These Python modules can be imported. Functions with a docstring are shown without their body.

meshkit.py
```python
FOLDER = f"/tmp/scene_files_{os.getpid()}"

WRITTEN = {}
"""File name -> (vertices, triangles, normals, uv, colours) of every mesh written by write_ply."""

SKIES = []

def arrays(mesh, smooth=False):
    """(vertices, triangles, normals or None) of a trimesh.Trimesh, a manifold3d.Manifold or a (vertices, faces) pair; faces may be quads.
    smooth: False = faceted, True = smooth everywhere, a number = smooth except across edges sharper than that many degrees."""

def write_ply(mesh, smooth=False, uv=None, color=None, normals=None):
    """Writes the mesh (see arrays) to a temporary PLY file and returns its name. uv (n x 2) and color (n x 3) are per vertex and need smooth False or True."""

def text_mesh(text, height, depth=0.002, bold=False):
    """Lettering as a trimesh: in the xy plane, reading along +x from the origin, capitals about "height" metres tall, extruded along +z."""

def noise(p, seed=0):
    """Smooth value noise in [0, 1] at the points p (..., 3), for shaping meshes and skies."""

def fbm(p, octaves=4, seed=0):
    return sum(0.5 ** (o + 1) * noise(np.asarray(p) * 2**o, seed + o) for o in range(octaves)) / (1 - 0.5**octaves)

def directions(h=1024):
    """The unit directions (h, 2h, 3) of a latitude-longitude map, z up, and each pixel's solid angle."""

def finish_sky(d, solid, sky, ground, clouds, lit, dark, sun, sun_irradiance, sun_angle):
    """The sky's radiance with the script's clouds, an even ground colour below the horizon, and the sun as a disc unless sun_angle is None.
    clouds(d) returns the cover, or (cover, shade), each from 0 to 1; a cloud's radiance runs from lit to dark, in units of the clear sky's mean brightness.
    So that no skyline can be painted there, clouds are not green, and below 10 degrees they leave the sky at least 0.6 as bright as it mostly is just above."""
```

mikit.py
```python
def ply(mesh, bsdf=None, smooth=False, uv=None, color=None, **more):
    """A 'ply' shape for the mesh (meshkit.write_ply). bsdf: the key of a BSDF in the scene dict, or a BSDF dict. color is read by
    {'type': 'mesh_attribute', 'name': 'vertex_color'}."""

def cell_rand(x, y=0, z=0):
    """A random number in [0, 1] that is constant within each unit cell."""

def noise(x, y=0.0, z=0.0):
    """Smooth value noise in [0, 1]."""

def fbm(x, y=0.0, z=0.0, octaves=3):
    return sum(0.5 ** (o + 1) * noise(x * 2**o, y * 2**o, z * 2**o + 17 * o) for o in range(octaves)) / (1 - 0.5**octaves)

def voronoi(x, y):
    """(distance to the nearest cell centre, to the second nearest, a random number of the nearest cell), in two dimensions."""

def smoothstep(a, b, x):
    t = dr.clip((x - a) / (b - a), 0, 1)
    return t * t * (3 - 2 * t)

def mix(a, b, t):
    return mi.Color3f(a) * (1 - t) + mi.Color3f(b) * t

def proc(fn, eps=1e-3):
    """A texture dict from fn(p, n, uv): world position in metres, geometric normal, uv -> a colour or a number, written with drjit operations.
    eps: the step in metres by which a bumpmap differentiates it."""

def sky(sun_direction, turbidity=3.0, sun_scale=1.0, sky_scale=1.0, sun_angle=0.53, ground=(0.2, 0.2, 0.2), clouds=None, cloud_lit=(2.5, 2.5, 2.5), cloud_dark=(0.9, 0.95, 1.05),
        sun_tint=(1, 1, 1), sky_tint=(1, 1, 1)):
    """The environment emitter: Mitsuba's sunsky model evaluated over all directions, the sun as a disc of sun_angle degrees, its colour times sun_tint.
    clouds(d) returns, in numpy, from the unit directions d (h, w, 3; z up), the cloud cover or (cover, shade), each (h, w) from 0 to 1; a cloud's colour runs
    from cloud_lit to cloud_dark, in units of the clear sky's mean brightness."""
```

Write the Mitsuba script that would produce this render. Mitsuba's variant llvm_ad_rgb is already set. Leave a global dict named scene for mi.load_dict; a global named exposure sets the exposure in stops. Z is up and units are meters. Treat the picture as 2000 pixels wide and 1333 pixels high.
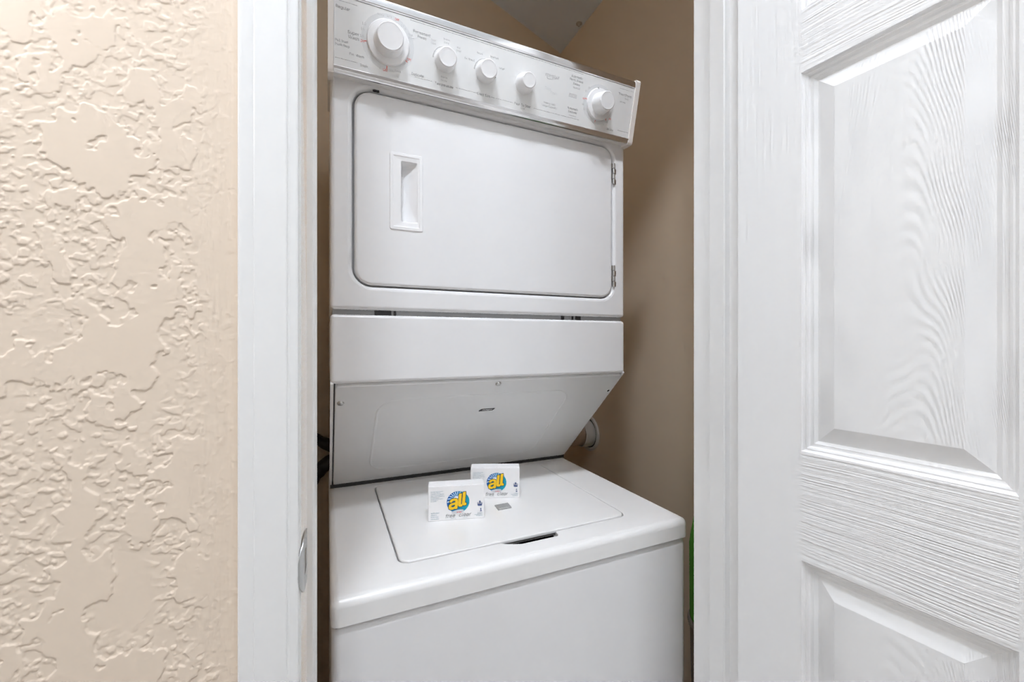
import math
import numpy as np
import trimesh
import manifold3d as m3
import mitsuba as mi
import drjit as dr
import mikit
import meshkit
from mikit import proc, noise, fbm, smoothstep
from scipy.ndimage import gaussian_filter
from shapely.geometry import Polygon
from shapely.ops import unary_union

T = mi.ScalarTransform4f
scene, labels = {}, {}

# ------------------------------------------------------------------ camera, lights, exposure
CAMZ = 1.27
exposure = -0.14
FPX = 805.2
scene['camera'] = {'type': 'perspective', 'fov': 2 * math.degrees(math.atan(1000 / FPX)), 'fov_axis': 'x', 'near_clip': 0.02,
                   'to_world': T().look_at(origin=[0, 0, CAMZ], target=[0, 1, CAMZ], up=[0, 0, 1])}
LAMP_R, LAMP_RGB, LAMP3_RGB = 0.12, (94.5, 100.5, 111.0), (159.5, 170.0, 187.5)                                    # two flush globes above the photographer
LAMP_XYZ, LAMP3_XYZ = (0.30, -0.15, 3.28), (-0.14, -0.348, 3.28)
LAMP2_XYZ, LAMP2_R, LAMP2_RGB = (-0.585, 0.118, 1.75), 0.05, (23.0, 23.3, 24.0)         # wall lamp on the textured wall, left of the frame
WINDOW_RGB = (1.6, 1.75, 2.0)                                                      # daylight behind the blinds


# ------------------------------------------------------------------ frames
def frame(origin, deg):
    c, s = math.cos(math.radians(deg)), math.sin(math.radians(deg))
    return np.array([[c, -s, 0, origin[0]], [s, c, 0, origin[1]], [0, 0, 1, origin[2]], [0, 0, 0, 1.0]])


WALL = frame((-0.22, 0.4315, 0), 20.0)           # a along the wall (0 = left side of the opening), b into the closet, z up from the floor
MACH = frame((-0.2569, 0.5854, CAMZ), 24.185)    # u across the machine, v to its back, z from camera height
R_OPEN, B_JAMB = 0.645, 0.13
CEIL, HALL = 2.70, 3.40


def basis(origin, ex, ey, ez):
    m = np.eye(4)
    m[:3, 0], m[:3, 1], m[:3, 2], m[:3, 3] = ex, ey, ez, origin
    return m


DANG = math.radians(29.4)
DOOR = basis((0.350, 0.6385, 0), (math.sin(DANG), -math.cos(DANG), 0), (0, 0, 1), (-math.cos(DANG), -math.sin(DANG), 0))   # p from the hinge, z up, q towards the room
VD = 0.2006
P0, P1 = np.array([0, 0.177, 0.492]), np.array([0, 0.146, 0.626])
DUC = (P1 - P0) / np.linalg.norm(P1 - P0)
CTRL = MACH @ basis(P0, (1, 0, 0), DUC, (0, -DUC[2], DUC[1]))                     # u, s up the console, n towards the room
S0, S1 = np.array([0, VD, -0.0809]), np.array([0, 0.5027, -0.3716])
DSL = (S1 - S0) / np.linalg.norm(S1 - S0)
SLOPE = MACH @ basis(S0, (1, 0, 0), -DSL, np.cross((1, 0, 0), -DSL))              # u, up the sloping panel, outwards
FRONT = MACH @ basis((0, VD, 0), (1, 0, 0), (0, 0, 1), (0, -1, 0))               # u, z, n towards the room


# ------------------------------------------------------------------ mesh helpers
def add(key, mesh, bsdf, smooth=35, label=None, **more):
    scene[key] = mikit.ply(mesh, bsdf, smooth, **more)
    if label:
        labels.setdefault(key, {})['label'] = label


def tag(key, label, category=None, group=None, kind=None):
    d = labels.setdefault(key, {})
    d['label'] = label
    for k, v in (('category', category), ('group', group), ('kind', kind)):
        if v:
            d[k] = v


def tm(man):
    m = man.to_mesh()
    return trimesh.Trimesh(np.array(m.vert_properties[:, :3], float), np.array(m.tri_verts), process=False)


def at(mesh, M):
    mesh = tm(mesh) if hasattr(mesh, 'to_mesh') else mesh.copy()
    mesh.apply_transform(M)
    return mesh


def hull(pts):
    return m3.Manifold.hull_points(np.asarray(pts, float))


def box(x0, x1, y0, y1, z0, z1):
    return m3.Manifold.cube((x1 - x0, y1 - y0, z1 - z0)).translate((x0, y0, z0))


def rbox(x0, x1, y0, y1, z0, z1, r, seg=20):
    s = m3.Manifold.sphere(r, seg)
    m = s.to_mesh().vert_properties[:, :3]
    return hull(np.vstack([m + (x, y, z) for x in (x0 + r, x1 - r) for y in (y0 + r, y1 - r) for z in (z0 + r, z1 - r)]))


def rr(x0, x1, y0, y1, r, n=8):
    r = max(r, 1e-5)
    out = []
    for cx, cy, a0 in ((x1 - r, y1 - r, 0), (x0 + r, y1 - r, 90), (x0 + r, y0 + r, 180), (x1 - r, y0 + r, 270)):
        for k in range(n + 1):
            a = math.radians(a0 + 90 * k / n)
            out.append((cx + r * math.cos(a), cy + r * math.sin(a)))
    return np.array(out)


def ring(x0, x1, y0, y1, r, z, inset=0.0, n=8):
    p = rr(x0 + inset, x1 - inset, y0 + inset, y1 - inset, r - inset, n)
    return np.column_stack([p, np.full(len(p), z)])


def loft(rings, cap0=False, cap1=False):
    n = len(rings[0])
    v, f = np.vstack(rings), []
    for k in range(len(rings) - 1):
        for i in range(n):
            a, b = k * n + i, k * n + (i + 1) % n
            f += [(a, b, b + n), (a, b + n, a + n)]
    extra = []
    if cap0:
        c = len(v) + len(extra)
        extra.append(rings[0].mean(0))
        f += [((i + 1) % n, i, c) for i in range(n)]
    if cap1:
        c, o = len(v) + len(extra), (len(rings) - 1) * n
        extra.append(rings[-1].mean(0))
        f += [(o + i, o + (i + 1) % n, c) for i in range(n)]
    if extra:
        v = np.vstack([v, extra])
    return trimesh.Trimesh(v, f, process=False)


def plate(x0, x1, y0, y1, r, z0, z1, bev, steps=4, n=8):
    """A rounded plate with a rolled upper edge."""
    rings = [ring(x0, x1, y0, y1, r, z0, 0, n)]
    for k in range(steps + 1):
        a = math.pi / 2 * k / steps
        rings.append(ring(x0, x1, y0, y1, r, z1 - bev + bev * math.sin(a), bev * (1 - math.cos(a)), n))
    return loft(rings, True, True)


def flare_cutter(x0, x1, y0, y1, r, ztop, depth, roll, steps=4):
    """Cuts a rounded recess whose rim rolls over with radius roll."""
    rings = []
    for k in range(steps + 1):
        a = math.pi / 2 * k / steps
        rings.append(ring(x0, x1, y0, y1, r, ztop - roll + roll * math.sin(a), -roll * (1 - math.cos(a))))
    rings.append(ring(x0, x1, y0, y1, r, ztop + 0.002, -roll))
    rings.insert(0, ring(x0, x1, y0, y1, r, ztop - depth))
    out = hull(np.vstack(rings[:2]))
    for a, b in zip(rings[1:], rings[2:]):
        out = out + hull(np.vstack([a, b]))
    return out


def lathe(profile, n=64):
    p = np.array(profile, float)
    ang = np.linspace(0, 2 * math.pi, n, endpoint=False)
    rings = [np.column_stack([r * np.cos(ang), r * np.sin(ang), np.full(n, z)]) for r, z in p]
    return loft(rings, False, True)


def tube(path, r, n=24, cap=True):
    path = np.asarray(path, float)
    rad = np.broadcast_to(np.asarray(r, float), (len(path),))
    t = np.gradient(path, axis=0)
    t /= np.linalg.norm(t, axis=1, keepdims=True)
    up = np.array([0.13, 0.21, 0.97])
    ang = np.linspace(0, 2 * math.pi, n, endpoint=False)
    rings = []
    for p, d, q in zip(path, t, rad):
        up = up - d * np.dot(up, d)
        up /= np.linalg.norm(up)
        s = np.cross(d, up)
        rings.append(p + q * (np.cos(ang)[:, None] * up + np.sin(ang)[:, None] * s))
    return loft(rings, cap, cap)


def spline(pts, n=60):
    from scipy.interpolate import CubicSpline
    pts = np.asarray(pts, float)
    d = np.r_[0, np.cumsum(np.linalg.norm(np.diff(pts, axis=0), axis=1))]
    return CubicSpline(d, pts)(np.linspace(0, d[-1], n))


def extrude(poly, h, z=0.0):
    geoms = list(getattr(poly, 'geoms', [poly]))
    ms = [trimesh.creation.extrude_polygon(g, h, engine='earcut') for g in geoms if g.area > 1e-10]
    m = trimesh.util.concatenate(ms)
    m.apply_translation((0, 0, z))
    return m


def text_poly(text, height, bold=False):
    m = meshkit.text_mesh(text, height, 0.001, bold)
    top = m.face_normals[:, 2] > 0.9
    return unary_union([Polygon(t[:, :2]) for t in m.triangles[top]]).buffer(1e-6)


def put_text(text, x, y, height, align='c', depth=0.0003, z=0.0002, shear=0.0, bold=False, stretch=1.0):
    m = meshkit.text_mesh(text, height, depth, bold)
    m.vertices[:, 0] *= stretch
    m.vertices[:, 0] += shear * m.vertices[:, 1]
    x0, x1 = m.bounds[:, 0]
    dx = {'c': x - (x0 + x1) / 2, 'l': x - x0, 'r': x - x1}[align]
    m.apply_translation((dx, y, z))
    return m


def bar(x0, x1, y0, y1, z0=0.0002, h=0.0003):
    return tm(box(x0, x1, y0, y1, z0, z0 + h))


cat = trimesh.util.concatenate

# ------------------------------------------------------------------ materials


def mat(name, rgb, rough=0.4, spec=0.5, bump=None, scale=0.0005, **more):
    base = rgb if isinstance(rgb, dict) else {'type': 'rgb', 'value': list(rgb)}
    b = {'type': 'principled', 'base_color': base, 'roughness': rough, 'specular': spec, **more}
    if bump:
        b = {'type': 'bumpmap', 'arbitrary': bump, 'scale': scale, 'bsdf': b}
    scene[name] = {'type': 'twosided', 'bsdf': b}
    return name


def metal(name, rgb, rough=0.2):
    scene[name] = {'type': 'twosided', 'bsdf': {'type': 'principled', 'base_color': {'type': 'rgb', 'value': list(rgb)}, 'metallic': 1.0, 'roughness': rough}}
    return name


def orange_peel(p, n, uv):
    return fbm(p.x * 260 + p.y * 190, p.y * 200 - p.x * 150, p.z * 300, 3)


def knockdown_bump(p, n, uv):
    x, z = p.x * 0.94 + p.y * 0.342, p.z
    a = fbm(x * 45, z * 45, 3.0, 4)
    return smoothstep(0.47, 0.52, a) + 0.5 * noise(x * 260, z * 260)


def brushed_paint(p, n, uv):
    return fbm(p.x * 900 + p.y * 700, p.y * 300, p.z * 14, 3) + 0.4 * noise(p.x * 300, p.y * 300, p.z * 120)


DI = np.linalg.inv(DOOR)


def door_grain(p, n, uv):
    """Pressed wood grain: upright on the stiles, level on the rails, arched on the raised panels."""
    x = p.x * float(DI[0, 0]) + p.y * float(DI[0, 1]) + float(DI[0, 3])
    z = p.z
    warp = fbm(x * 7 + 3, z * 3, 1.0, 3)
    up = fbm((x + 0.010 * warp) * 420, z * 9, 2.0, 3)
    level = fbm(x * 9, (z + 0.012 * warp) * 640, 5.0, 2)
    in_bay = ((x > 0.0888) & (x < 0.2787)) | ((x > 0.3693) & (x < 0.5592))
    lock = (z > 0.971) & (z < 1.120)
    frieze = (z > 1.635) & (z < 1.72)
    cx = dr.select(x < 0.324, x - 0.19, x - 0.46)
    arch = (z - 1.33) + 75.0 * cx * cx + 0.16 * (fbm(x * 13, z * 4, 9.0, 3) - 0.5) + 0.012 * noise(x * 40, z * 15)
    arches = 0.5 + 0.6 * dr.sin(arch * 330) * noise(x * 60, z * 25, 4.0)
    panel = mi.Float(0.55) * arches + 0.45 * up
    return dr.select(in_bay & (lock | frieze), 1.35 * level, dr.select(in_bay, panel, 0.9 * up))


mat('m_wall_hall', (0.76, 0.64, 0.52), 0.42, 0.45)
mat('m_wall_hall_far', (0.76, 0.64, 0.52), 0.42, 0.45, proc(knockdown_bump, 6e-4), 0.0012)
mat('m_wall_closet', (0.82, 0.68, 0.52), 0.5, 0.35, proc(orange_peel, 4e-4), 0.0009)
mat('m_wall_pale', (0.72, 0.715, 0.70), 0.6, 0.3)
mat('m_ceiling', (0.75, 0.80, 0.84), 0.8, 0.2)
mat('m_floor', {'type': 'proc', **{k: v for k, v in proc(lambda p, n, uv: mikit.mix((0.27, 0.245, 0.225), (0.34, 0.315, 0.29), fbm(p.x * 4, p.y * 30, 0.0, 3))).items() if k != 'type'}}, 0.4, 0.4)
mat('m_trim', (0.83, 0.83, 0.82), 0.32, 0.45, proc(brushed_paint, 3e-4), 0.00006)
mat('m_door', (0.83, 0.835, 0.835), 0.38, 0.45, proc(door_grain, 3e-4), 0.0008)
mat('m_appliance', (0.83, 0.83, 0.835), 0.16, 0.5)
mat('m_appliance_panel', (0.78, 0.785, 0.785), 0.26, 0.5)
mat('m_deck', (0.83, 0.825, 0.815), 0.3, 0.5)
mat('m_knob', (0.86, 0.86, 0.865), 0.28, 0.5)
mat('m_console', (0.80, 0.805, 0.80), 0.3, 0.5)
mat('m_console_ring', (0.70, 0.71, 0.715), 0.35, 0.5)
mat('m_end_cap', (0.84, 0.80, 0.76), 0.35, 0.5)
metal('m_silver', (0.88, 0.88, 0.89), 0.16)
metal('m_steel', (0.55, 0.55, 0.54), 0.38)
metal('m_duct', (0.72, 0.62, 0.55), 0.3)
mat('m_black', (0.015, 0.015, 0.016), 0.45, 0.5)
mat('m_gap_shade', (0.05, 0.05, 0.052), 0.6, 0.3)  # near-black painted as shade in the deck seam, finger recess and vent flange
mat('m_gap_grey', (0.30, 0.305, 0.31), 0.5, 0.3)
mat('m_text', (0.30, 0.30, 0.30), 0.6, 0.2)
mat('m_text_soft', (0.52, 0.52, 0.52), 0.6, 0.2)
mat('m_text_red', (0.70, 0.10, 0.07), 0.6, 0.2)
mat('m_badge', (0.30, 0.30, 0.30), 0.35, 0.5)
mat('m_vent', (0.74, 0.73, 0.71), 0.4, 0.5)
mat('m_green', (0.07, 0.34, 0.035), 0.4, 0.5)
mat('m_taupe', (0.26, 0.22, 0.19), 0.7, 0.2)
mat('m_card', (0.86, 0.855, 0.86), 0.45, 0.4)
mat('m_ink_yellow', (0.93, 0.58, 0.02), 0.5, 0.3)
mat('m_ink_dark', (0.02, 0.05, 0.08), 0.5, 0.3)
mat('m_ink_navy', (0.05, 0.08, 0.2), 0.5, 0.3)
mat('m_ink_pale', (0.52, 0.58, 0.62), 0.5, 0.3)
mat('m_ink_silver', (0.62, 0.64, 0.68), 0.4, 0.4)
mat('m_ink_red', (0.65, 0.05, 0.05), 0.5, 0.3)
mat('m_ink_ray', (0.62, 0.75, 0.93), 0.5, 0.3)
mat('m_ink_white', (0.92, 0.93, 0.96), 0.5, 0.3)
scene['m_ink_disc'] = {'type': 'twosided', 'bsdf': {'type': 'principled', 'base_color': {'type': 'mesh_attribute', 'name': 'vertex_color'}, 'roughness': 0.5, 'specular': 0.3}}
mat('m_blind', (0.85, 0.85, 0.84), 0.5, 0.4)

# ------------------------------------------------------------------ the room


def knockdown_patch(a0, a1, z0, z1, step):
    """Hand-trowelled knockdown plaster as a displaced sheet; height along -b."""
    rng = np.random.default_rng(7)
    nx, nz = int(round((a1 - a0) / step)) + 1, int(round((z1 - z0) / step)) + 1
    a, z = np.linspace(a0, a1, nx), np.linspace(z0, z1, nz)

    def g(sz, sx):
        w = gaussian_filter(rng.standard_normal((nz, nx)), (sz / step, sx / step), mode='reflect')
        return w / w.std()

    def ss(lo, hi, x):
        t = np.clip((x - lo) / (hi - lo), 0, 1)
        return t * t * (3 - 2 * t)

    big, mid, fine = g(.0130, .0105), g(.0042, .0036), g(.0014, .0014)
    veil = big + 0.42 * mid + 0.16 * fine
    plateau = ss(0.26, 0.38, veil)
    lumps = ss(0.25, 0.85, g(.0021, .0024) + 0.30 * g(.0010, .0010))
    lumps2 = ss(0.9, 1.5, g(.0015, .0017))
    rough = ss(-1.9, -0.6, g(.035, .022))
    A, Z = np.meshgrid(a, z)
    near = ss(-0.062 - 0.045, -0.062 - 0.015, A + 0.010 * g(.02, .008))          # the brushed band along the casing
    high = ss(1.36, 1.56, Z)
    quiet = 1 - 0.72 * near
    h = plateau * 0.0010 * (1 - 0.80 * near) + (1 - plateau) * rough * quiet * (0.00068 * lumps + 0.0004 * lumps2)
    h += near * (0.00010 * g(.010, .0007) + 0.00028 * ss(1.3, 2.0, g(.0016, .0012)))
    h += 0.00003 * g(.0009, .0009)
    h *= 1 - 0.35 * high
    h = gaussian_filter(h, 0.55)
    edge = np.minimum.reduce([(A - a0) / .01, (Z - z0) / .01, (z1 - Z) / .01])
    h *= np.clip(edge, 0, 1)
    v = np.column_stack([A.ravel(), -h.ravel(), Z.ravel()])
    i = np.arange(nz * nx).reshape(nz, nx)
    q = np.stack([i[:-1, :-1], i[:-1, 1:], i[1:, 1:], i[1:, :-1]], -1).reshape(-1, 4)
    f = np.vstack([q[:, [0, 1, 2]], q[:, [0, 2, 3]]])
    return trimesh.Trimesh(v, f, process=False)


def quad_wall(M, a0, a1, z0, z1, b0, b1):
    return at(box(a0, a1, b0, b1, z0, z1), M)


PA0, PA1, PZ0, PZ1 = -0.40, -0.035, 0.88, 1.66
add('wall_left', at(knockdown_patch(PA0, PA1, PZ0, PZ1, 0.00075), WALL), 'm_wall_hall', True)
far = [box(-1.6, PA0, 0, .10, 0, HALL), box(PA0, -0.001, 0, .10, 0, PZ0), box(PA0, -0.001, 0, .10, PZ1, HALL), box(PA0, -0.001, 0.004, .10, PZ0, PZ1)]
add('wall_left__plain_area', cat([at(x, WALL) for x in far]), 'm_wall_hall_far', False)
tag('wall_left', 'beige hall wall with hand-trowelled knockdown texture, left of the door casing', kind='structure')

HEAD = 2.49
add('wall_above_opening', quad_wall(WALL, -0.001, R_OPEN + .001, HEAD, HALL, 0, .10), 'm_wall_hall_far', False)
tag('wall_above_opening', 'beige wall above the closet opening', kind='structure')
add('wall_front', quad_wall(WALL, R_OPEN + .001, 2.2, 0, HALL, 0, .10), 'm_wall_hall_far', False)
tag('wall_front', 'beige hall wall on the hinge side behind the open door', kind='structure')
add('wall_rear', quad_wall(WALL, -1.6, 2.2, 0, HALL, -2.5, -2.4), 'm_wall_pale', False)
tag('wall_rear', 'pale hall wall behind the photographer', kind='structure')
add('wall_hall_end', quad_wall(WALL, -1.7, -1.6, 0, HALL, -2.5, .1), 'm_wall_pale', False)
tag('wall_hall_end', 'pale end wall of the hall on the left', kind='structure')
WB0, WB1, WZ0, WZ1 = -1.75, -0.45, 0.75, 2.15
wm = box(2.2, 2.3, -2.5, .1, 0, HALL) - box(2.1, 2.4, WB0, WB1, WZ0, WZ1)
add('wall_hall_window_side', at(wm, WALL), 'm_wall_pale', False)
tag('wall_hall_window_side', 'pale hall wall that holds the window', kind='structure')
add('floor', cat([quad_wall(WALL, -1.7, 2.3, -.06, 0, -2.5, 2.3)]), 'm_floor', False)
tag('floor', 'light wood floor', kind='structure')
add('ceiling', quad_wall(WALL, -1.7, 2.3, CEIL, CEIL + .06, .10, 2.3), 'm_ceiling', False)
add('ceiling_hall', quad_wall(WALL, -1.7, 2.3, HALL, HALL + .06, -2.5, .10), 'm_ceiling', False)
tag('ceiling_hall', 'white ceiling of the hall', kind='structure')
tag('ceiling', 'white ceiling seen above the washer dryer', kind='structure')
C = np.array([0.242, 2.05])                                                      # far corner of the closet
dR, dB = np.array([0.3971, -0.9178]), np.array([-0.7169, -0.6972])
hook = lathe([(0.014, 0), (0.014, 0.002), (0.007, 0.004), (0.005, 0.012), (0.002, 0.014)], 20)
r0 = np.array([(1131 - 1000) / FPX, 1.0]) * ((CEIL - CAMZ) * FPX / (666.5 - 46))
add('ceiling__screw', at(hook, basis((r0[0], r0[1], CEIL), (1, 0, 0), (0, -1, 0), (0, 0, -1))), 'm_steel', 35, 'small dark screw head in the closet ceiling')


def slab(p, d, length, thick_dir, z0=0, z1=CEIL):
    n = np.array(thick_dir)
    q = [p, p + d * length, p + d * length + n, p + n]
    return tm(hull([(x, y, z) for x, y in q for z in (z0, z1)]))


nR, nB = np.array([0.9178, 0.3971]) * .08, np.array([-0.6972, 0.7169]) * .08
add('wall_right', slab(C, dR, 1.53, nR), 'm_wall_closet', False)
tag('wall_right', 'tan closet wall to the right of the washer dryer', kind='structure')
add('wall_back', slab(C, dB, 1.36, nB), 'm_wall_closet', False)
tag('wall_back', 'tan closet wall behind the washer dryer', kind='structure')
L0 = (WALL @ np.array([-0.10, B_JAMB - .03, 0, 1]))[:2]
dL = np.array([-0.4067, 0.9135])
add('wall_closet_left', slab(L0, dL, 0.95, np.array([-0.9135, -0.4067]) * .08), 'm_wall_closet', False)
tag('wall_closet_left', 'tan closet wall on the left of the washer dryer', kind='structure')

# window of the hall with blinds, behind the open door
add('window_1', at(box(2.285, 2.30, WB0, WB1, WZ0, WZ1), WALL), None, False, emitter={'type': 'area', 'radiance': {'type': 'rgb', 'value': list(WINDOW_RGB)}, 'sampling_weight': 0.2})
tag('window_1', 'bright daylit window of the hall behind the door', kind='structure')
fr = box(2.19, 2.285, WB0, WB1, WZ0, WZ1) - box(2.0, 2.4, WB0 + .03, WB1 - .03, WZ0 + .03, WZ1 - .03)
add('window_1__frame', at(fr, WALL), 'm_trim', False)
k = 0
zz = WZ0 + .06
slat = tm(box(-.022, .022, 0, WB1 - WB0 - .07, -.0012, .0012))
slat.apply_transform(trimesh.transformations.rotation_matrix(math.radians(28), (0, 1, 0)))
slat.apply_translation((2.24, WB0 + .035, 0))
while zz < WZ1 - .05:
    s = slat.copy()
    s.apply_translation((0, 0, zz))
    add('window_1__blind_slat' + (f'_{k:03d}' if k else ''), at(s, WALL), 'm_blind', False)
    k += 1
    zz += 0.052


# door frame: casings, jambs with stops
def area(p):
    p = np.array(p)
    return np.sum(p[:, 0] * np.roll(p[:, 1], -1) - np.roll(p[:, 0], -1) * p[:, 1])


def ccw(p):
    return p if area(p) > 0 else p[::-1]


def profile_wall(poly_ab, z0, z1):
    return at(tm(m3.Manifold.extrude(m3.CrossSection([np.asarray(ccw(list(poly_ab)), float)], m3.FillRule.Positive), z1 - z0).translate((0, 0, z0))), WALL)


cas = [(-.0545, 0), (-.0020, 0), (-.0020, -.0072), (-.0026, -.0085), (-.0045, -.0093), (-.0100, -.0096), (-.0112, -.0103), (-.0120, -.0118), (-.0135, -.0124), (-.0400, -.0136), (-.0412, -.0130), (-.0420, -.0134), (-.0500, -.0146),
       (-.0530, -.0142), (-.0545, -.0125)]
cas_r = [(R_OPEN - x, b) for x, b in cas][::-1]
add('trim_1', profile_wall(cas, 0, HEAD + .002), 'm_trim', 25)
tag('trim_1', 'white painted casing on the left side of the closet opening', kind='structure')


def jamb(sign, a, stop_a):
    pts = [(0, 0), (0, .050), (stop_a - .002, .050), (stop_a, .052), (stop_a, .081), (stop_a - .002, .083), (0, .083), (0, .13), (-.018, .13), (-.018, 0)]
    p = [(a + sign * x, b) for x, b in pts]
    return p if sign < 0 else p[::-1]


add('trim_2', profile_wall(ccw(jamb(1, -.001, .008)), 0, HEAD), 'm_trim', 25)
tag('trim_2', 'white door jamb with stop on the left, holding the strike plate', kind='structure')
add('trim_3', profile_wall(ccw(jamb(-1, R_OPEN, .012)), 0, HEAD), 'm_trim', 25)
tag('trim_3', 'white door jamb with stop on the hinge side', kind='structure')
add('trim_4', profile_wall(ccw(cas_r), 0, HEAD + .002), 'm_trim', 25)
tag('trim_4', 'white painted casing on the hinge side behind the open door', kind='structure')
add('trim_5', at(box(-.0545, R_OPEN + .0545, -.0146, 0, HEAD + .002, HEAD + .057) + box(-.019, R_OPEN + .018, 0, .13, HEAD, HEAD + .018), WALL), 'm_trim', False)
tag('trim_5', 'white head casing above the closet opening', kind='structure')

# strike plate: lip wraps the jamb edge
SZ = CAMZ - (1107 - 666.5) / FPX * 0.437
sp = np.array([(0.0014, .034), (0.0014, .004), (0.0010, .000), (-.0010, -.0055), (-.0026, -.0085), (-.0034, -.0083), (-.0018, -.0050), (0.0000, .001), (0.0000, .034)])
strike = m3.Manifold.extrude(m3.CrossSection([np.array(ccw(sp.tolist()))], m3.FillRule.Positive), .058).translate((0, 0, -.029))
cut = []
for zz0, zz1 in ((-.029, -.0145), (.0145, .029)):
    pass
lip = hull([(x, b, zc + .0285 * math.sin(t) * 1.0) for x in (-.01, .01) for zc in (0,) for t in np.linspace(0, 2 * math.pi, 40) for b in (.012 - .0215 * math.cos(t),)]) + box(-.01, .01, .008, .04, -.0285, .0285)
strike = (strike ^ lip) - box(-.002, .004, .012, .026, -.013, .013)
add('trim_2__strike_plate', at(strike.translate((0, 0, SZ)), WALL), 'm_steel', 25, 'small steel strike plate with curved lip on the left jamb')
scr = lathe([(.0036, 0), (.0036, .0006), (.0024, .0012), (.001, .0012)], 16)
for i, dz in enumerate((.021, -.021)):
    add('trim_2__strike_plate__screw' + (f'_{i:03d}' if i else ''), at(scr, WALL @ basis((.0010, .019, SZ + dz), (0, 1, 0), (0, 0, 1), (1, 0, 0))), 'm_steel', 35)

# ------------------------------------------------------------------ the open six-panel door
DW, DH, DT = 0.640, 2.33, 0.035
bays_p = ((0.0888, 0.2787), (0.3693, 0.5592))
bays_z = ((0.25, 0.971), (1.120, 1.635), (1.720, 2.19))
slabm = box(0, DW, 0.012, DH, -DT, 0)
for p0, p1 in bays_p:
    for z0, z1 in bays_z:
        slabm = slabm - box(p0, p1, z0, z1, -.0115, .01)
add('door_1', at(slabm, DOOR), 'm_door', False)
tag('door_1', 'white six-panel door with pressed wood grain, standing open on the right', kind='structure')
k = 0
for p0, p1 in bays_p:
    for z0, z1 in bays_z:
        prof = [(0, 0), (.0012, -.0030), (.0030, -.0042), (.0045, -.0040), (.0065, -.0050), (.0080, -.0072), (.0100, -.0080), (.0120, -.0078), (.0138, -.0090), (.0160, -.0102), (.0175, -.0100), (.0200, -.0092), (.0365, -.0030), (.0378, -.0026)]
        rings = [ring(p0, p1, z0, z1, 1e-4, q, i, 1) for i, q in prof]
        add('door_1__panel' + (f'_{k:03d}' if k else ''), at(loft(rings, False, True), DOOR), 'm_door', 20)
        k += 1
hb = cat([tm(m3.Manifold.cylinder(.09, .0055, .0055, 20))])
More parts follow.
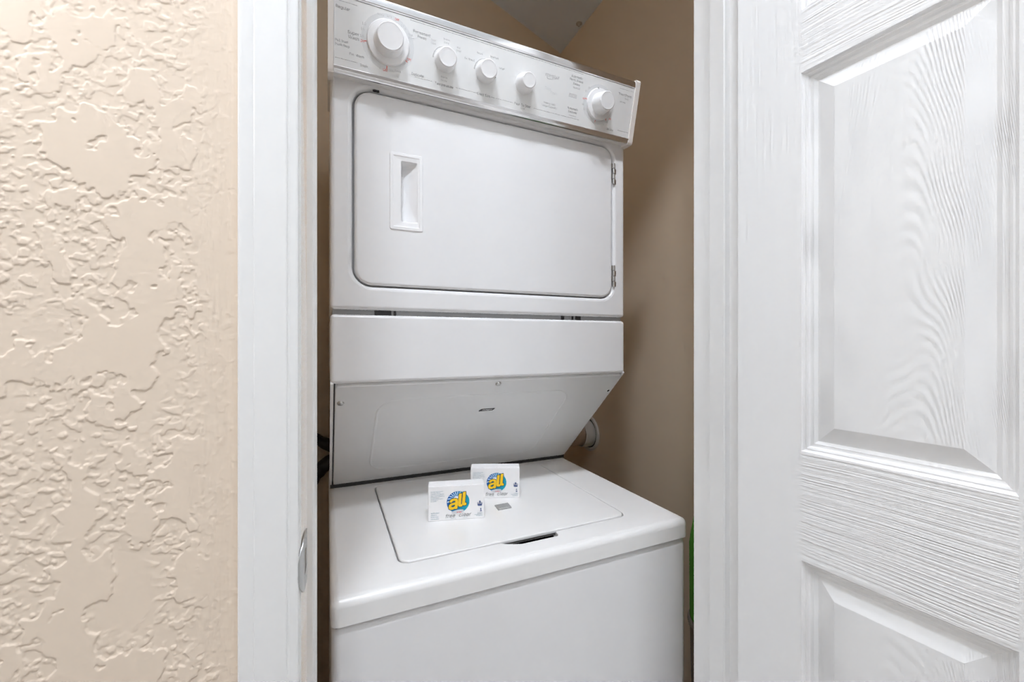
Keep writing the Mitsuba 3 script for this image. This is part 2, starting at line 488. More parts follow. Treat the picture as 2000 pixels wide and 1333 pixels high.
for i, zc in enumerate((0.30, 1.14, 2.05)):
    h = tm(m3.Manifold.cylinder(.089, .0055, .0055, 20).translate((R_OPEN + .003, -.0075 - .012, zc - .0445)))
    add('door_1__hinge' + (f'_{i:03d}' if i else ''), at(h, WALL), 'm_trim', 35, 'white painted hinge knuckle')

# ------------------------------------------------------------------ the stacked washer dryer
W, DEP = 0.686, 0.69
ZL, ZT, ZDB, ZDT, ZCB, ZCT = -0.410, -0.3716, -0.0809, 0.0505, 0.0602, 0.500
LC = 'laundry_center'
tag(LC, 'white stacked washer dryer standing in the closet', 'washer dryer')

# washer cabinet
add(LC + '__washer_cabinet', at(rbox(0, W, 0.003, DEP, -CAMZ + .02, ZL - .004, .013, 24) - box(.02, W - .02, -.01, .05, -CAMZ - .01, -CAMZ + .07) - box(.279, .407, .030, .171, -.55, -.35), MACH), 'm_appliance', 35)
for i, (u0, v0) in enumerate(((.06, .06), (W - .10, .06), (.06, .58), (W - .10, .58))):
    add(LC + '__washer_foot' + (f'_{i:03d}' if i else ''), at(box(u0, u0 + .04, v0, v0 + .04, -CAMZ, -CAMZ + .03), MACH), 'm_black', False)
add(LC + '__deck_seam_shade', at(box(.006, W - .006, .009, .03, ZL - .007, ZL + .001), MACH), 'm_gap_shade', False, 'black strip added to paint in the shade of the seam under the washer top')  # black strip set into the lit gap so its line shows as shade
# deck with recess and finger slot
LU0, LU1, LV0, LV1 = 0.1035, 0.5795, 0.0610, 0.468
deck = rbox(-.001, W + .001, -.002, DEP, ZL - .02, ZT, .013, 32) ^ box(-1, 1, -1, 1, ZL, 1)
deck = deck - flare_cutter(LU0, LU1, LV0, LV1, .022, ZT, .012, .0022)
cres = [(0.284 + 0.118 * t, LV0 - 0.0195 * min(1, (t / .30)) ** .7 * min(1, ((1 - t) / .04)) ** .5) for t in np.linspace(0, 1, 41)] + [(0.402, LV0 + .010), (0.284, LV0 + .010)]
slot = m3.Manifold.extrude(m3.CrossSection([np.array(ccw(cres))], m3.FillRule.Positive), .035).translate((0, 0, ZT - .03))
void = box(.280, .406, LV0 - .024, .17, ZT - .16, ZT - .0125)
deck = deck - slot - void
add(LC + '__washer_top', at(deck, MACH), 'm_deck', 30)
liner = box(.2795, .4065, LV0 - .0245, .1705, ZT - .1605, ZT - .0125) - box(.2815, .4045, LV0 - .0225, .1685, ZT - .155, ZT)  # liner coloured near-black to stand for the unlit inside of the recess
add(LC + '__washer_top__finger_recess', at(liner, MACH), 'm_gap_shade', False, 'finger recess at the front of the lid, its inner shade painted in by a dark liner')
lid = plate(LU0 + .0032, LU1 - .0032, LV0 + .0032, LV1 - .0032, .019, ZT - .0048, ZT + .0012, .0030, 5)
add(LC + '__lid', at(lid, MACH), 'm_deck', 30, 'flat white washer lid')
badge = Polygon(rr(-.0165, .0165, -.0145, .0145, .002, 4))
bm = extrude(badge, .0012)
bM = MACH @ basis((0.3535, 0.2085, ZT + .0012), (math.cos(.02), math.sin(.02), 0), (0.08, 1, 0), (0, 0, 1))
add(LC + '__lid__badge', at(bm, bM), 'm_badge', 35, 'small grey badge on the washer lid')
add(LC + '__lid__badge_line', at(cat([bar(-.013, .011, -.0115, -.0095, .0011, .0003), bar(-.013, .006, -.0078, -.0062, .0011, .0003)]), bM), 'm_text_soft', False)

# back column, sides
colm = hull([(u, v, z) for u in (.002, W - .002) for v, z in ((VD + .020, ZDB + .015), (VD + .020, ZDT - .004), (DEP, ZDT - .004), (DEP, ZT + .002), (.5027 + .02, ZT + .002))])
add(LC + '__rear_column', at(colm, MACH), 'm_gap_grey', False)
# sloping access panel
SL = 0.4192
add(LC + '__side_flange', at(box(.0003, .0060, -SL + .004, 0.0, -.02, .0005), SLOPE), 'm_appliance', False)
add(LC + '__side_flange_001', at(box(W - .0050, W - .0003, -SL + .004, 0.0, -.02, -.0005), SLOPE), 'm_appliance', False)
acc = plate(.0088, .6815, -SL + .0085, -.0085, .006, -.012, .0008, .0022, 3)
# pressed rib outline on the sheet
rib_o = [ring(.088, .558, -.358, -.055, .05, z, i, 10) for z, i in ((.0006, 0), (.0017, .002), (.0019, .0045), (.0006, .0075))]
add(LC + '__access_panel', at(acc, SLOPE), 'm_appliance_panel', 30, 'sloping grey-white access panel below the dryer')
add(LC + '__access_panel__pressed_rib', at(loft(rib_o), SLOPE), 'm_appliance_panel', True)
screw = lathe([(.0068, 0), (.0068, .0010), (.0052, .0034), (.0028, .0042), (.0005, .0042)], 24)
for i, (u, s) in enumerate(((.0192, .0593), (.3442, .0197))):
    add(LC + '__access_panel__screw' + (f'_{i:03d}' if i else ''), at(screw, SLOPE @ basis((u, -s, .0006), (1, 0, 0), (0, 1, 0), (0, 0, 1))), 'm_steel', 35, 'steel screw in the access panel')
add(LC + '__access_panel__screw_hole', at(lathe([(.0036, 0), (.0036, .0004), (.001, .0004)], 16), SLOPE @ basis((.6745, -.0723, .0006), (1, 0, 0), (0, 1, 0), (0, 0, 1))), 'm_black', 35)
lt = tm(box(.3265, .3620, -.1235, -.1155, .0, .0015) - box(.3320, .3590, -.1212, -.1180, -.001, .002))
lt.vertices[:, 0] += (lt.vertices[:, 1] + .1195) * .6
add(LC + '__access_panel__latch', at(lt, SLOPE), 'm_black', False, 'narrow dark latch slot in the access panel')
ltc = tm(box(.3320, .3590, -.1212, -.1180, .0003, .0011))
ltc.vertices[:, 0] += (ltc.vertices[:, 1] + .1195) * .6
add(LC + '__access_panel__latch_tongue', at(ltc, SLOPE), 'm_appliance_panel', False)
add(LC + '__slope_gap', at(box(.002, W - .002, .492, .530, ZT + .0002, ZT + .010), MACH), 'm_black', False)

# dryer base band
add(LC + '__dryer_base', at(rbox(0, W, VD, DEP - .02, ZDB, ZDT, .007, 20) - hull([(u, v, z) for u in (-.1, 1) for v, z in ((VD + .010, ZDB - .02), (VD + .034, ZDB + .014), (1, ZDB + .014), (1, ZDB - .02))]), MACH), 'm_appliance', 30)
gap = box(.004, W - .004, VD + .011, DEP - .03, ZDT - .006, ZCB + .006)
add(LC + '__gap_strip', at(gap, MACH), 'm_gap_grey', False)
for i, (u0, u1) in enumerate(((.080, .112), (.1165, .121), (.505, .513), (.5345, .539), (.545, .560))):
    add(LC + '__gap_strip__vent_slot' + (f'_{i:03d}' if i else ''), at(box(u0, u1, VD + .0095, VD + .015, ZDT - .002, ZCB + .002), MACH), 'm_black', False)

# dryer cabinet
DU0, DU1, DZ0, DZ1 = 0.0425, 0.6480, 0.1085, 0.4835
cab = at(tm(rbox(0, W, VD, DEP - .02, ZCB, ZCT + .12, .008, 24)), np.eye(4))
cabm = rbox(0, W, VD, DEP - .02, ZCB, ZCT + .05, .008, 24)
cut = flare_cutter(DU0 - .0040, DU1 + .0026, DZ0 - .0028, DZ1 + .0030, .036, 0, .03, .0085)
Mloc = basis((0, VD, 0), (1, 0, 0), (0, 0, 1), (0, -1, 0))
cut = cut.transform(Mloc[:3, :4])
add(LC + '__dryer_cabinet', at(cabm - cut, MACH), 'm_appliance', 30)

# dryer door with handle opening
bev = .006
HO = (0.1100, 0.1700, 0.2235, 0.3720)
rings = [ring(DU0, DU1, DZ0, DZ1, .033, -.027)]
for j in range(6):
    a = math.pi / 2 * j / 5
    rings.append(ring(DU0, DU1, DZ0, DZ1, .033, -bev + bev * math.sin(a), bev * (1 - math.cos(a))))
rings.append(ring(*HO, .003, 0))
rings.append(ring(*HO, .003, -.024))
add(LC + '__dryer_door', at(loft(rings, True, False), FRONT), 'm_appliance', 30, 'large white dryer door')
hp = (0.1075, 0.1725, 0.2210, 0.3745)
so = (0.1305, 0.1625, 0.2385, 0.3580)
hr = [ring(*hp, .004, -.001), ring(*hp, .004, .0012), ring(*hp, .004, .0020, .0008), ring(*hp, .004, .0022, .0060), ring(*hp, .004, .0010, .0080), ring(*so, .002, .0006, -.0020), ring(*so, .002, .0000)]
bot = ring(0.1255, 0.1610, 0.2410, 0.3500, .002, -.004)
bot[:, 2] = -0.026 + (bot[:, 0] - 0.1255) / (0.1610 - 0.1255) * 0.024
mid = ring(0.1290, 0.1622, 0.2390, 0.3570, .002, -.006)
mid[:, 2] = -0.012 + (mid[:, 0] - 0.129) / 0.033 * 0.0115
hr += [mid, bot]
add(LC + '__dryer_door__handle', at(loft(hr, False, True), FRONT), 'm_knob', 22, 'recessed white pull handle')
for i, (z0, z1) in enumerate(((.3935, .4455), (.136, .1900))):
    parts = []
    for q in range(4):
        za, zb = z0 + (z1 - z0) * q / 4 + .0006, z0 + (z1 - z0) * (q + 1) / 4 - .0006
        parts.append(tm(m3.Manifold.cylinder(zb - za, .0034, .0034, 16).translate((.6512, VD - .0010, za))))
        du0, du1 = ((.6512, .6585), (.6440, .6512))[q % 2]
        parts.append(tm(box(min(du0, .6512), du1, VD - .0006, VD + .0008, za, zb)))
    add(LC + '__dryer_door__hinge' + (f'_{i:03d}' if i else ''), at(cat(parts), MACH), 'm_steel', 35, 'steel butt hinge')
add(LC + '__dryer_cabinet__latch_hole', at(box(.076, .088, VD + .0005, VD + .004, .4863, .4892), MACH), 'm_black', False)

# control console
CL = 0.1376
s_ = lambda s, n: (P0 + DUC * s + np.array([0, -DUC[2], DUC[1]]) * n)
body = hull([(u, p[1], p[2]) for u in (.004, W - .006) for p in (s_(.002, -.001), s_(CL - .001, -.001), (0, .36, .6245), (0, .36, .503))])
add(LC + '__control_panel', at(body, MACH), 'm_console', False, 'white console with dials and grey lettering')
face = plate(.0060, .6735, .0098, .1215, .0008, -.002, .0012, .0006, 2, 2)
add(LC + '__control_panel__face', at(face, CTRL), 'm_console', 30)


def strip(s0, s1, pts, u0, u1):
    cs = m3.CrossSection([np.array(ccw([(s0 + (s1 - s0) * t, n) for t, n in pts]))], m3.FillRule.Positive)
    m = m3.Manifold.extrude(cs, u1 - u0)
    return at(m, basis((u0, 0, 0), (0, 1, 0), (0, 0, 1), (1, 0, 0)))


trim_top = strip(.1225, .1376, [(0, -.002), (0, .0012), (.06, .0028), (.16, .0034), (.80, .0020), (.95, .0008), (1, -.002)], .0058, .6738)
trim_bot = strip(-.0022, .0095, [(0, -.004), (.0, .0006), (.12, .0020), (.46, .0030), (.52, .0024), (.90, .0044), (1.0, .0030), (1.0, -.004)], .0058, .6738)
add(LC + '__control_panel__trim', at(trim_top, CTRL), 'm_silver', 20, 'silver strip along the top of the console')
add(LC + '__control_panel__trim_001', at(trim_bot, CTRL), 'm_silver', 20, 'silver strip along the bottom of the console')


def end_cap(u0, u1):
    pts = [s_(-.004, -.006), s_(-.004, .002), s_(.001, .0042), s_(.137, .0042), s_(.1412, .001), s_(.1412, -.006), (0, .34, .632), (0, .34, .498)]
    m = hull([(u, p[1], p[2]) for u in (u0, u1) for p in pts])
    return m


add(LC + '__control_panel__end_cap', at(end_cap(-.0040, .0055), MACH), 'm_end_cap', 25, 'cream end cap')
add(LC + '__control_panel__end_cap_001', at(end_cap(.6742, .6868), MACH), 'm_end_cap', 25, 'cream end cap')

# grey printed scale rings behind the two dials
def disc(r, z, h=.0003, n=72, r0=None, a0=0, a1=360):
    ang = np.radians(np.linspace(a0, a1, n))
    out = [(r * math.cos(a), r * math.sin(a)) for a in ang]
    if r0:
        out += [(r0 * math.cos(a), r0 * math.sin(a)) for a in ang[::-1]]
    return extrude(Polygon(out).buffer(0), h, z)


K1, K5 = (.0995, .0685), (.5775, .0655)


def place(mesh, u, s, n=.0012):
    return at(mesh, CTRL @ basis((u, s, n), (1, 0, 0), (0, 1, 0), (0, 0, 1)))


def knob(key, u, s, rs, hs, rc_b, rc_t, hc, label, mark_deg=None):
    prof = [(rs, 0), (rs, hs * .6), (rs - .0012, hs), (rc_b + .004, hs + .0006), (rc_b + .0006, hs + .0010)] if rs else [(rc_b, 0)]
    prof += [(rc_b, hs + .002), (rc_t, hs + hc - .0030), (rc_t - .0007, hs + hc - .0012), (rc_t - .0024, hs + hc), (rc_t - .0042, hs + hc - .0005), (rc_t * .5, hs + hc - .0004), (.0005, hs + hc - .0004)]
    add(key, place(lathe(prof, 72), u, s), 'm_knob', 30, label)
    if mark_deg is not None:
        r = rs - .002 if rs else rc_b + .0006
        m = tm(box(r - .0045, r + .0005, -.0007, .0007, 0, (hs if rs else .012) + .0006))
        m.apply_transform(trimesh.transformations.rotation_matrix(math.radians(mark_deg), (0, 0, 1)))
        add(key + '_mark', place(m, u, s), 'm_text', False)


add(LC + '__control_panel__scale_ring', place(disc(.0478, 0), *K1), 'm_console_ring', False, 'grey printed scale around the large dial')
add(LC + '__control_panel__scale_ring_001', place(disc(.0425, 0), *K5), 'm_console_ring', False, 'grey printed scale around the right-hand dial')
knob(LC + '__control_panel__knob', *K1, .0385, .005, .0265, .0243, .0270, 'largest dial, at the left end of the console')
knob(LC + '__control_panel__knob_001', .2082, .0655, None, 0, .0208, .0188, .0230, 'first small knob from the large left dial')
knob(LC + '__control_panel__knob_002', .2935, .0655, None, 0, .0208, .0188, .0230, 'second small knob from the large left dial')
knob(LC + '__control_panel__knob_003', .3830, .0650, None, 0, .0208, .0165, .0260, 'third small knob from the large left dial, a push button')
knob(LC + '__control_panel__knob_004', *K5, .0345, .006, .0235, .0205, .0300, 'dial at the right end of the console')
for i, ((u, s), r, a) in enumerate((((.2082, .0655), .0222, 80), ((.2935, .0655), .0222, -10), ((.5775, .0655), .0330, 108))):
    m = bar(-.0018, .0018, -.0008, .0008, .0, .0016 if r < .03 else .0068)
    m.apply_translation((r, 0, 0))
    m.apply_transform(trimesh.transformations.rotation_matrix(math.radians(a), (0, 0, 1)))
    add(LC + '__control_panel__pointer' + (f'_{i:03d}' if i else ''), place(m, u, s), 'm_text', False)
for i, u in enumerate((.2082, .2935)):
    ao = np.radians(np.linspace(178, 90, 30))
    ww = np.linspace(.0026, .0004, 30)
    pts = [(.0252 * math.cos(a), .0252 * math.sin(a)) for a in ao] + [((.0252 - w) * math.cos(a), (.0252 - w) * math.sin(a)) for a, w in zip(ao[::-1], ww[::-1])]
    add(LC + '__control_panel__scale_arc' + (f'_{i:03d}' if i else ''), place(extrude(Polygon(pts).buffer(0), .0003), u, .0655), 'm_text_soft', False, 'grey tapering arc beside a small knob')

TXT = [('Regular', .0090, .1015, .0048, 'l'), ('Super', .0480, .0660, .0052, 'r'), ('Wash', .0480, .0585, .0052, 'r'), ('Pull Start', .0080, .0490, .0038, 'l'), ('Push Stop', .0080, .0425, .0038, 'l'), ('Pre-Wash', .0445, .0320, .0038, 'c'),
       ('Soak', .0575, .0178, .0044, 'c'), ('Delicate', .1560, .0258, .0046, 'c'), ('Permanent', .1610, .0990, .0048, 'c'), ('Press', .1614, .0920, .0048, 'c'), ('Temperature', .2090, .0200, .0046, 'c'), ('Load Size', .2940, .0212, .0046, 'c'),
       ('Push To Start', .3835, .0208, .0046, 'c'), ('Automatic', .5112, .1062, .0046, 'c'), ('Perm. Press', .5105, .0992, .0046, 'c'), ('Heavy', .5120, .0918, .0044, 'c'), ('Automatic', .5090, .0402, .0044, 'c'), ('Delicate', .5095, .0332, .0044, 'c'),
       ('Timed Drying', .6480, .0995, .0046, 'c'), ('Air Dry', .6180, .0172, .0040, 'c')]
SOFT = [('Cold', .1836, .0942, .0034, 'c'), ('Cold', .1836, .0888, .0034, 'c'), ('Warm', .2092, .1020, .0034, 'c'), ('Cold', .2092, .0964, .0034, 'c'), ('Hot', .2345, .0942, .0034, 'c'), ('Cold', .2345, .0886, .0034, 'c'), ('Warm', .2083, .0345, .0036, 'c'),
        ('Rinse', .2083, .0288, .0036, 'c'), ('Ex-Small', .2585, .0795, .0036, 'c'), ('Small', .2790, .0955, .0036, 'c'), ('Medium', .3110, .0960, .0036, 'c'), ('Large', .3290, .0805, .0036, 'c'), ('Cycle', .3839, .0152, .0030, 'c'), ('Heavy Duty', .4487, .0385, .0040, 'c'),
        ('Large Capacity', .4490, .0322, .0040, 'c'), ('Normal', .5130, .0845, .0038, 'c'), ('Rinse', .0850, .1095, .0034, 'c'), ('Spin', .0998, .1110, .0034, 'c'), ('10', .0562, .0868, .0042, 'c'), ('14', .0540, .0780, .0042, 'c'), ('18', .0530, .0660, .0042, 'c'),
        ('10', .1240, .1020, .0036, 'c'), ('6', .1300, .0990, .0036, 'c'), ('Cool', .1395, .0915, .0032, 'c'), ('Down', .1412, .0865, .0032, 'c'), ('6', .0858, .0215, .0036, 'c'), ('Spin', .1072, .0225, .0034, 'c'), ('Rinse', .1185, .0240, .0034, 'c'),
        ('Delay', .6540, .0925, .0034, 'c'), ('Minutes', .6440, .0840, .0034, 'c'), ('40', .5345, .0560, .0036, 'c'), ('50', .5395, .0460, .0036, 'c'), ('20', .5395, .0840, .0036, 'c'), ('10', .5465, .0930, .0036, 'c'), ('70', .5950, .0250, .0034, 'c'), ('60', .6060, .0320, .0034, 'c')]
RED = [('Off', .0545, .0580, .0040, 'c'), ('Off', .1140, .1095, .0038, 'c'), ('Off', .1385, .0485, .0040, 'c'), ('Off', .0955, .0200, .0042, 'c'), ('Off', .5362, .0680, .0036, 'c'), ('Off', .6130, .0400, .0034, 'c')]


def lettering(rows, z=.0012, **kw):
    return cat([put_text(t, x, y, h, al, z=z + .0001, **kw) for t, x, y, h, al in rows])


LW = .0005
lines = [bar(a, b, s - LW / 2, s + LW / 2, .0012) for a, b, s in ((.008, .046, .0222), (.010, .0446, .1138), (.150, .185, .0234), (.232, .280, .0234), (.310, .360, .0229), (.411, .528, .0226), (.640, .671, .0222), (.138, .528, .1180), (.630, .671, .1135))]
add(LC + '__control_panel__lettering', at(cat([lettering(TXT)] + lines), CTRL), 'm_text', False, 'dark grey printed words on the console')
micro = [bar(.495, .516, s, s + .0012, .0012) for s in (.0712, .0682, .0652)] + [bar(.500, .520, s, s + .0012, .0012) for s in (.027,)]
script = put_text('Whirlpool', .4485, .0925, .0062, 'c', z=.0013, shear=.2, stretch=.92)
script2 = cat([put_text('Thin', .4400, .0660, .0062, 'c', z=.0013, shear=.25), put_text('Twin', .4560, .0600, .0062, 'c', z=.0013, shear=.25)])
ang = np.linspace(0, 2 * math.pi, 60)
outer = Polygon([(.0150 * math.cos(a), .0040 * math.sin(a)) for a in ang])
inner = Polygon([(.0144 * math.cos(a) + .0004, .0034 * math.sin(a) + .0003) for a in ang])
swirl = extrude(outer.difference(inner), .0003, .0013)
swirl.apply_transform(trimesh.transformations.rotation_matrix(.25, (0, 0, 1)))
swirl.apply_translation((.4500, .0935, 0))
add(LC + '__control_panel__lettering_001', at(cat([lettering(SOFT), script, swirl] + micro), CTRL), 'm_text_soft', False, 'lighter grey printed words and maker name')
add(LC + '__control_panel__lettering_002', at(script2, CTRL), 'm_console_ring', False, 'pale grey script words')
labels[LC + '__control_panel__lettering_002']['kind'] = 'stuff'
rb = []
for (u, s), r, a in ((K1, .0410, 190), (K1, .0412, 268), (K1, .0412, -33), (K5, .0365, 172), (K5, .0370, -48), (K5, .0368, 262)):
    m = bar(-.0022, .0022, -.0006, .0006, 0.0002)
    m.apply_translation((r, 0, 0))
    m.apply_transform(trimesh.transformations.rotation_matrix(math.radians(a), (0, 0, 1)))
    rb.append(place(m, u, s))
add(LC + '__control_panel__lettering_003', cat([at(lettering(RED), CTRL)] + rb), 'm_text_red', False, 'red printed marks around the dials')


# ------------------------------------------------------------------ detergent boxes
def detergent_box(key, u, v, deg, label):
    BW, BH, BD = .1155, .0715, .031
    B = MACH @ frame((u, v, ZT + .0013), deg)                                    # x along the front, y to the back
    add(key + '__carton', at(rbox(0, BW, 0, BD, 0, BH, .0012, 8), B), 'm_card', 35)
    flap = box(.0015, BW - .0015, .0010, BD - .001, BH - .0004, BH + .0006) + box(.001, BW - .001, -.0004, .0006, BH - .0065, BH - .0010)
    add(key + '__flap', at(flap, B), 'm_card', False, 'closed top flap')
    F = B @ basis((0, 0, 0), (1, 0, 0), (0, 0, 1), (0, -1, 0))                    # x, y up, z out of the front
    cx, cy, R = .0610, .0370, .0232
    # round emblem, shaded from deep blue at upper left to teal at lower right
    n = 64
    rad = np.linspace(0, 1, 9)
    vs = np.array([(cx + R * r * math.cos(t), cy + R * .96 * r * math.sin(t), .0004) for r in rad for t in np.linspace(0, 2 * math.pi, n, endpoint=False)])
    fs = [q for k in range(8) for i in range(n) for q in ((k * n + i, (k + 1) * n + i, (k + 1) * n + (i + 1) % n), (k * n + i, (k + 1) * n + (i + 1) % n, k * n + (i + 1) % n))]
    w = np.clip(.5 + .5 * ((vs[:, 0] - cx) * .8 - (vs[:, 1] - cy) * .2) / R, 0, 1)[:, None]
    col = np.array([.01, .05, .30]) * (1 - w) + np.array([.01, .36, .46]) * w
    add(key + '__emblem', at(trimesh.Trimesh(vs, fs, process=False), F), 'm_ink_disc', True, 'round blue emblem', color=col)
    rays = []
    ox, oy = cx - .003, cy + .0075
    clip = Polygon([(cx + R * .97 * math.cos(t), cy + R * .93 * math.sin(t)) for t in ang])
    for j, a in enumerate(np.radians(np.linspace(20, 200, 10))):
        p = Polygon([(ox, oy), (ox + .03 * math.cos(a - .07), oy + .03 * math.sin(a - .07)), (ox + .03 * math.cos(a + .07), oy + .03 * math.sin(a + .07))])
        rays.append(p.intersection(clip))
    glow = Polygon([(ox + .0055 * math.cos(t), oy + .0045 * math.sin(t)) for t in ang])
    add(key + '__emblem__rays', at(extrude(unary_union(rays), .0002, .0004), F), 'm_ink_ray', False)
    add(key + '__emblem__glow', at(extrude(glow, .00025, .0004), F), 'm_ink_white', False)
    # the word
    a_ = text_poly('a', .0315, True).buffer(.0004)
    l_ = text_poly('l', .0290, True).buffer(.0006)
    from shapely import affinity
    a_ = affinity.translate(affinity.scale(a_, 1.02, .98, origin=(0, 0)), .0360, .0188)
    l1 = affinity.translate(affinity.scale(l_, 1.15, 1.0, origin=(0, 0)), .0575, .0222)
    l2 = affinity.translate(affinity.scale(l_, 1.15, 1.03, origin=(0, 0)), .0672, .0238)
    word = unary_union([a_])
    word = [affinity.affine_transform(g, [1, .10, .10, 1, -.0035, -.005]) for g in (a_, l1, l2)]
    wc = unary_union(word).centroid
    word = [affinity.translate(affinity.scale(g, .83, .86, origin=(wc.x, wc.y)), cx - wc.x + .0002, cy - wc.y + .0005) for g in word]
    edge = unary_union([g.buffer(.0010) for g in word])
    add(key + '__brand_word__outline', at(extrude(edge, .0002, .0007), F), 'm_ink_dark', False)
    add(key + '__brand_word', at(cat([extrude(g, .0003, .0008) for g in word]), F), 'm_ink_yellow', False, 'yellow word outlined in dark blue')
    el = Polygon([(cx - .001 + .0125 * math.cos(t), .0178 + .0034 * math.sin(t) + .0035 * math.cos(t) * .5) for t in ang])
    add(key + '__emblem__ribbon', at(extrude(el, .0002, .0010), F), 'm_ink_silver', False)
    add(key + '__emblem__ribbon_001', at(cat([bar(cx - .003, cx + .007, .0158, .0168, .0011, .0002)]), F), 'm_ink_red', False)
    words = [put_text('free', .0455, .0058, .0078, 'c', z=.0004, shear=.22), put_text('clear', .0755, .0066, .0078, 'c', z=.0004, shear=.22)]
    add(key + '__lettering', at(cat(words), F), 'm_text', False, 'grey italic words free clear')
    labels[key + '__lettering']['kind'] = 'stuff'
    rngb = np.random.default_rng(3)
    small = [bar(.0050, .0050 + ln, y, y + .0009, .0003, .0002) for y, ln in zip(np.linspace(.0600, .0400, 9), (.0255, .0200, .0270, .0260, .0280, .0180, .0255, .0150, .0120))]
    small += [bar(.0055, .0055 + ln, y, y + .0014, .0003, .0002) for y, ln in zip((.0160, .0120, .0080, .0040), (.0175, .0120, .0155, .0165))]
    small += [bar(.1115 - ln, .1115, y, y + .0011, .0003, .0002) for y, ln in zip((.0105, .0078, .0052), (.0110, .0170, .0130))]
    small += [bar(.0450, .0565, .0030, .0036, .0003, .0002), bar(.0720, .0800, .0038, .0044, .0003, .0002)]
    add(key + '__fine_print', at(cat(small), F), 'm_ink_pale', False)
    tag(key + '__fine_print', 'rows of tiny pale print', kind='stuff')
    ic = [extrude(Polygon([(.1010, .0300), (.1110, .0300), (.1098, .0262), (.1022, .0262)]), .0002, .0004), bar(.1005, .1115, .0310, .0318, .0003, .0002), extrude(Polygon([(.106 + .0018 * math.cos(t), .0345 + .0022 * math.sin(t)) for t in ang]), .0002, .0004),
          bar(.1012, .1035, .0330, .0337, .0003, .0002), bar(.1085, .1108, .0330, .0337, .0003, .0002)]
    ic.append(put_text('1', .1105, .0148, .0062, 'r', z=.0004, bold=True))
    add(key + '__wash_icon', at(cat(ic), F), 'm_ink_navy', False, 'small navy wash icon and figure 1')
    labels[key + '__wash_icon']['kind'] = 'stuff'
    tag(key, label, 'detergent box', 'detergent boxes on the washer lid')


detergent_box('detergent_box', .1834, .2005, -14.6, 'front small white detergent box, nearest the lid edge, overlapping the other box')
detergent_box('detergent_box_001', .3030, .2855, -22.6, 'rear small white detergent box, partly hidden behind the other one, above the grey badge')

# ------------------------------------------------------------------ things in the closet
zc = CAMZ
hp_ = [(-.628, 1.165, zc - .205), (-.606, 1.188, zc - .250), (-.584, 1.208, zc - .279), (-.546, 1.238, zc - .314), (-.518, 1.252, zc - .338), (-.546, 1.240, zc - .362), (-.584, 1.210, zc - .402), (-.604, 1.180, zc - .47), (-.604, 1.165, zc - .60), (-.604, 1.16, zc - .9), (-.604, 1.16, .0)]
path = spline(hp_, 140)
t_ = np.linspace(0, 1, 140)
rad = np.interp(t_, (0, .10, .15, 1), (.0130, .0140, .0205, .0205)) * (1 + .05 * np.sin(np.arange(140) * 1.6))
add('drain_hose', tube(path, rad, 20), 'm_black', True)
tag('drain_hose', 'black hose bending in the gap left of the washer dryer', 'hose')

fw = C + dR * 0.247
nin = -np.array([0.9178, 0.3971])
VN = basis((fw[0], fw[1], CAMZ - .405), (-dR[0], -dR[1], 0), (0, 0, 1), (nin[0], nin[1], 0))
fl = lathe([(.079, 0), (.079, .004), (.076, .0085), (.069, .010), (.0655, .006), (.064, .003)], 64)
flange = at(fl, VN)
add('vent_duct__wall_flange', flange, 'm_vent', 35, 'round white wall flange')
add('vent_duct__collar', at(lathe([(.058, .0), (.058, .046), (.056, .050), (.0545, .050), (.0535, .04)], 64), VN), 'm_vent', 35, 'white collar')
gap_shade_ring = lathe([(.0645, .002), (.0645, .0035), (.0575, .0035), (.057, .002)], 48)  # black ring painting in the dark gap between flange and collar
add('vent_duct__gap_shade_ring', at(gap_shade_ring, VN), 'm_gap_shade', 35)
p0 = np.array([fw[0] + nin[0] * .03, fw[1] + nin[1] * .03, CAMZ - .405])
mb = (MACH @ np.array([.56, DEP, -.375, 1]))[:3]
mbn = (MACH @ np.array([0, 1, 0, 0]))[:3]
pth = spline([p0, p0 + np.r_[nin, 0] * .07, p0 + np.r_[nin, 0] * .16, mb + mbn * .13 + np.array([0.02, 0, 0]), mb + mbn * .05, mb + mbn * .004], 120)
rd = .0505 * (1 + .025 * np.sin(np.arange(120) * 2.0))
add('vent_duct__pipe', tube(pth, rd, 32), 'm_duct', True, 'metal duct')
tag('vent_duct', 'white dryer vent collar on the right closet wall beside the access panel', 'vent pipe')

# green container on a taupe box, seen through the slit between washer and jamb
GX, GY = .512, .965
boxz = 0.605
G = basis((GX, GY, 0), (1, 0, 0), (0, 1, 0), (0, 0, 1))
add('waste_bin', at(lathe([(.070, .0), (.074, .004), (.088, boxz - .02), (.0915, boxz - .012), (.0915, boxz), (.0875, boxz + .0005), (.04, boxz + .0005), (.001, boxz + .0005)], 56), G), 'm_taupe', 30)
add('waste_bin__rim', at(lathe([(.0918, boxz - .010), (.0935, boxz - .005), (.0918, boxz + .001), (.088, boxz + .001)], 56), G), 'm_taupe', 30)
tag('waste_bin', 'dull brown bin in the slit between the washer and the right jamb', 'bin')
add('green_container', at(lathe([(.001, boxz + .0012), (.084, boxz + .0012), (.0885, boxz + .008), (.0895, boxz + .175), (.0865, boxz + .20), (.070, boxz + .29), (.040, boxz + .335), (.026, boxz + .345), (.024, boxz + .36)], 56), G), 'm_green', 30)
add('green_container__cap', at(m3.Manifold.cylinder(.032, .029, .027, 32).translate((0, 0, boxz + .350)), G), 'm_green', 35)
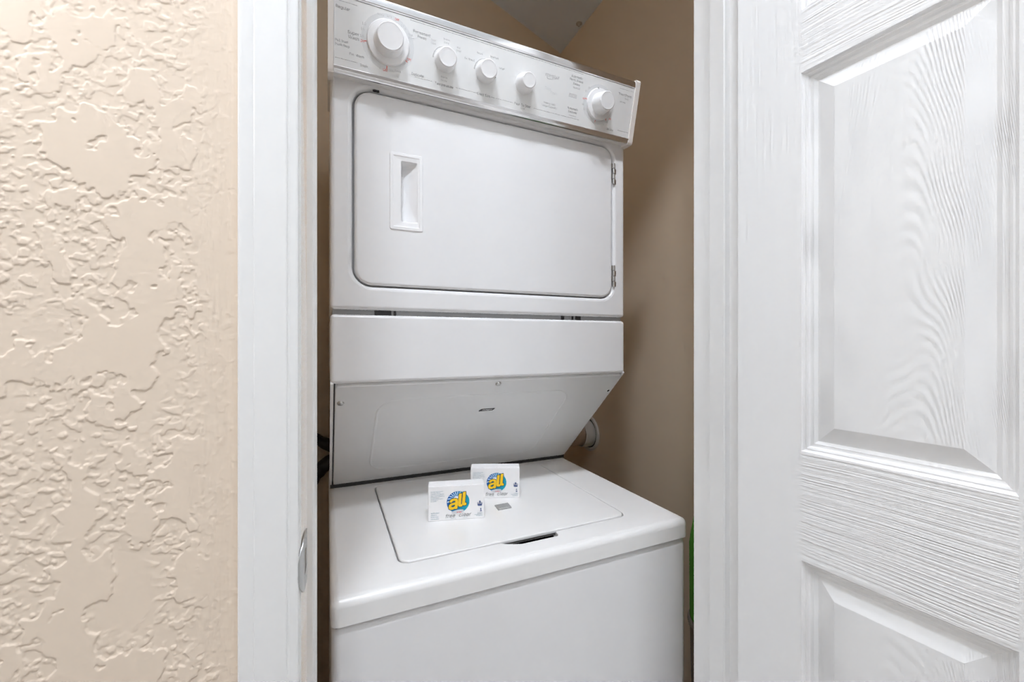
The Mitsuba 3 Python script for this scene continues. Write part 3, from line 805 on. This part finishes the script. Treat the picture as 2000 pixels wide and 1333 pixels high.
tag('green_container', 'green plastic container standing on the brown bin behind the right jamb', 'container')


# ------------------------------------------------------------------ lamps
def lamp(key, xyz, r, rgb, label):
    x, y, z = xyz
    m = trimesh.creation.icosphere(4, r)
    m.apply_transform(np.diag([1, 1, .62, 1]))
    m.apply_translation((x, y, z))
    scene[key + '__shade'] = mikit.ply(m, 'm_blind', True, emitter={'type': 'area', 'radiance': {'type': 'rgb', 'value': list(rgb)}})
    labels[key + '__shade'] = {'label': 'glowing glass shade'}
    add(key + '__base', at(lathe([(r + .012, HALL - z), (r + .012, .022), (r - .012, .014), (.001, .014)], 40), basis((x, y, z), (1, 0, 0), (0, 1, 0), (0, 0, 1))), 'm_trim', 35)
    tag(key, label, 'ceiling light')


lamp('ceiling_light', LAMP_XYZ, LAMP_R, LAMP_RGB, 'flush ceiling light nearer the hinge side of the opening')
lamp('ceiling_light_001', LAMP3_XYZ, LAMP_R, LAMP3_RGB, 'flush ceiling light nearer the latch side of the opening')
x2, y2, z2 = LAMP2_XYZ
globe = trimesh.creation.icosphere(3, LAMP2_R)
globe.apply_transform(np.diag([1, 1, 1.25, 1]))
globe.apply_translation(LAMP2_XYZ)
scene['wall_lamp__shade'] = mikit.ply(globe, 'm_blind', True, emitter={'type': 'area', 'radiance': {'type': 'rgb', 'value': list(LAMP2_RGB)}, 'sampling_weight': 0.5})
labels['wall_lamp__shade'] = {'label': 'glowing glass globe'}
wl = np.linalg.inv(WALL) @ np.array([x2, y2, z2, 1])
add('wall_lamp__wall_plate', at(lathe([(.055, 0), (.055, .008), (.045, .014), (.001, .014)], 40), WALL @ basis((wl[0], -.0005, z2 - .12), (1, 0, 0), (0, 0, 1), (0, -1, 0))), 'm_steel', 35)
arm = spline([(wl[0], -.010, z2 - .12), (wl[0], wl[1] * .6, z2 - .135), (wl[0], wl[1] * .97, z2 - .115), (wl[0], wl[1], z2 - .066)], 40)
add('wall_lamp__arm', at(tube(arm, .007, 16), WALL), 'm_steel', True)
tag('wall_lamp', 'glass globe wall lamp on the textured wall', 'wall lamp')
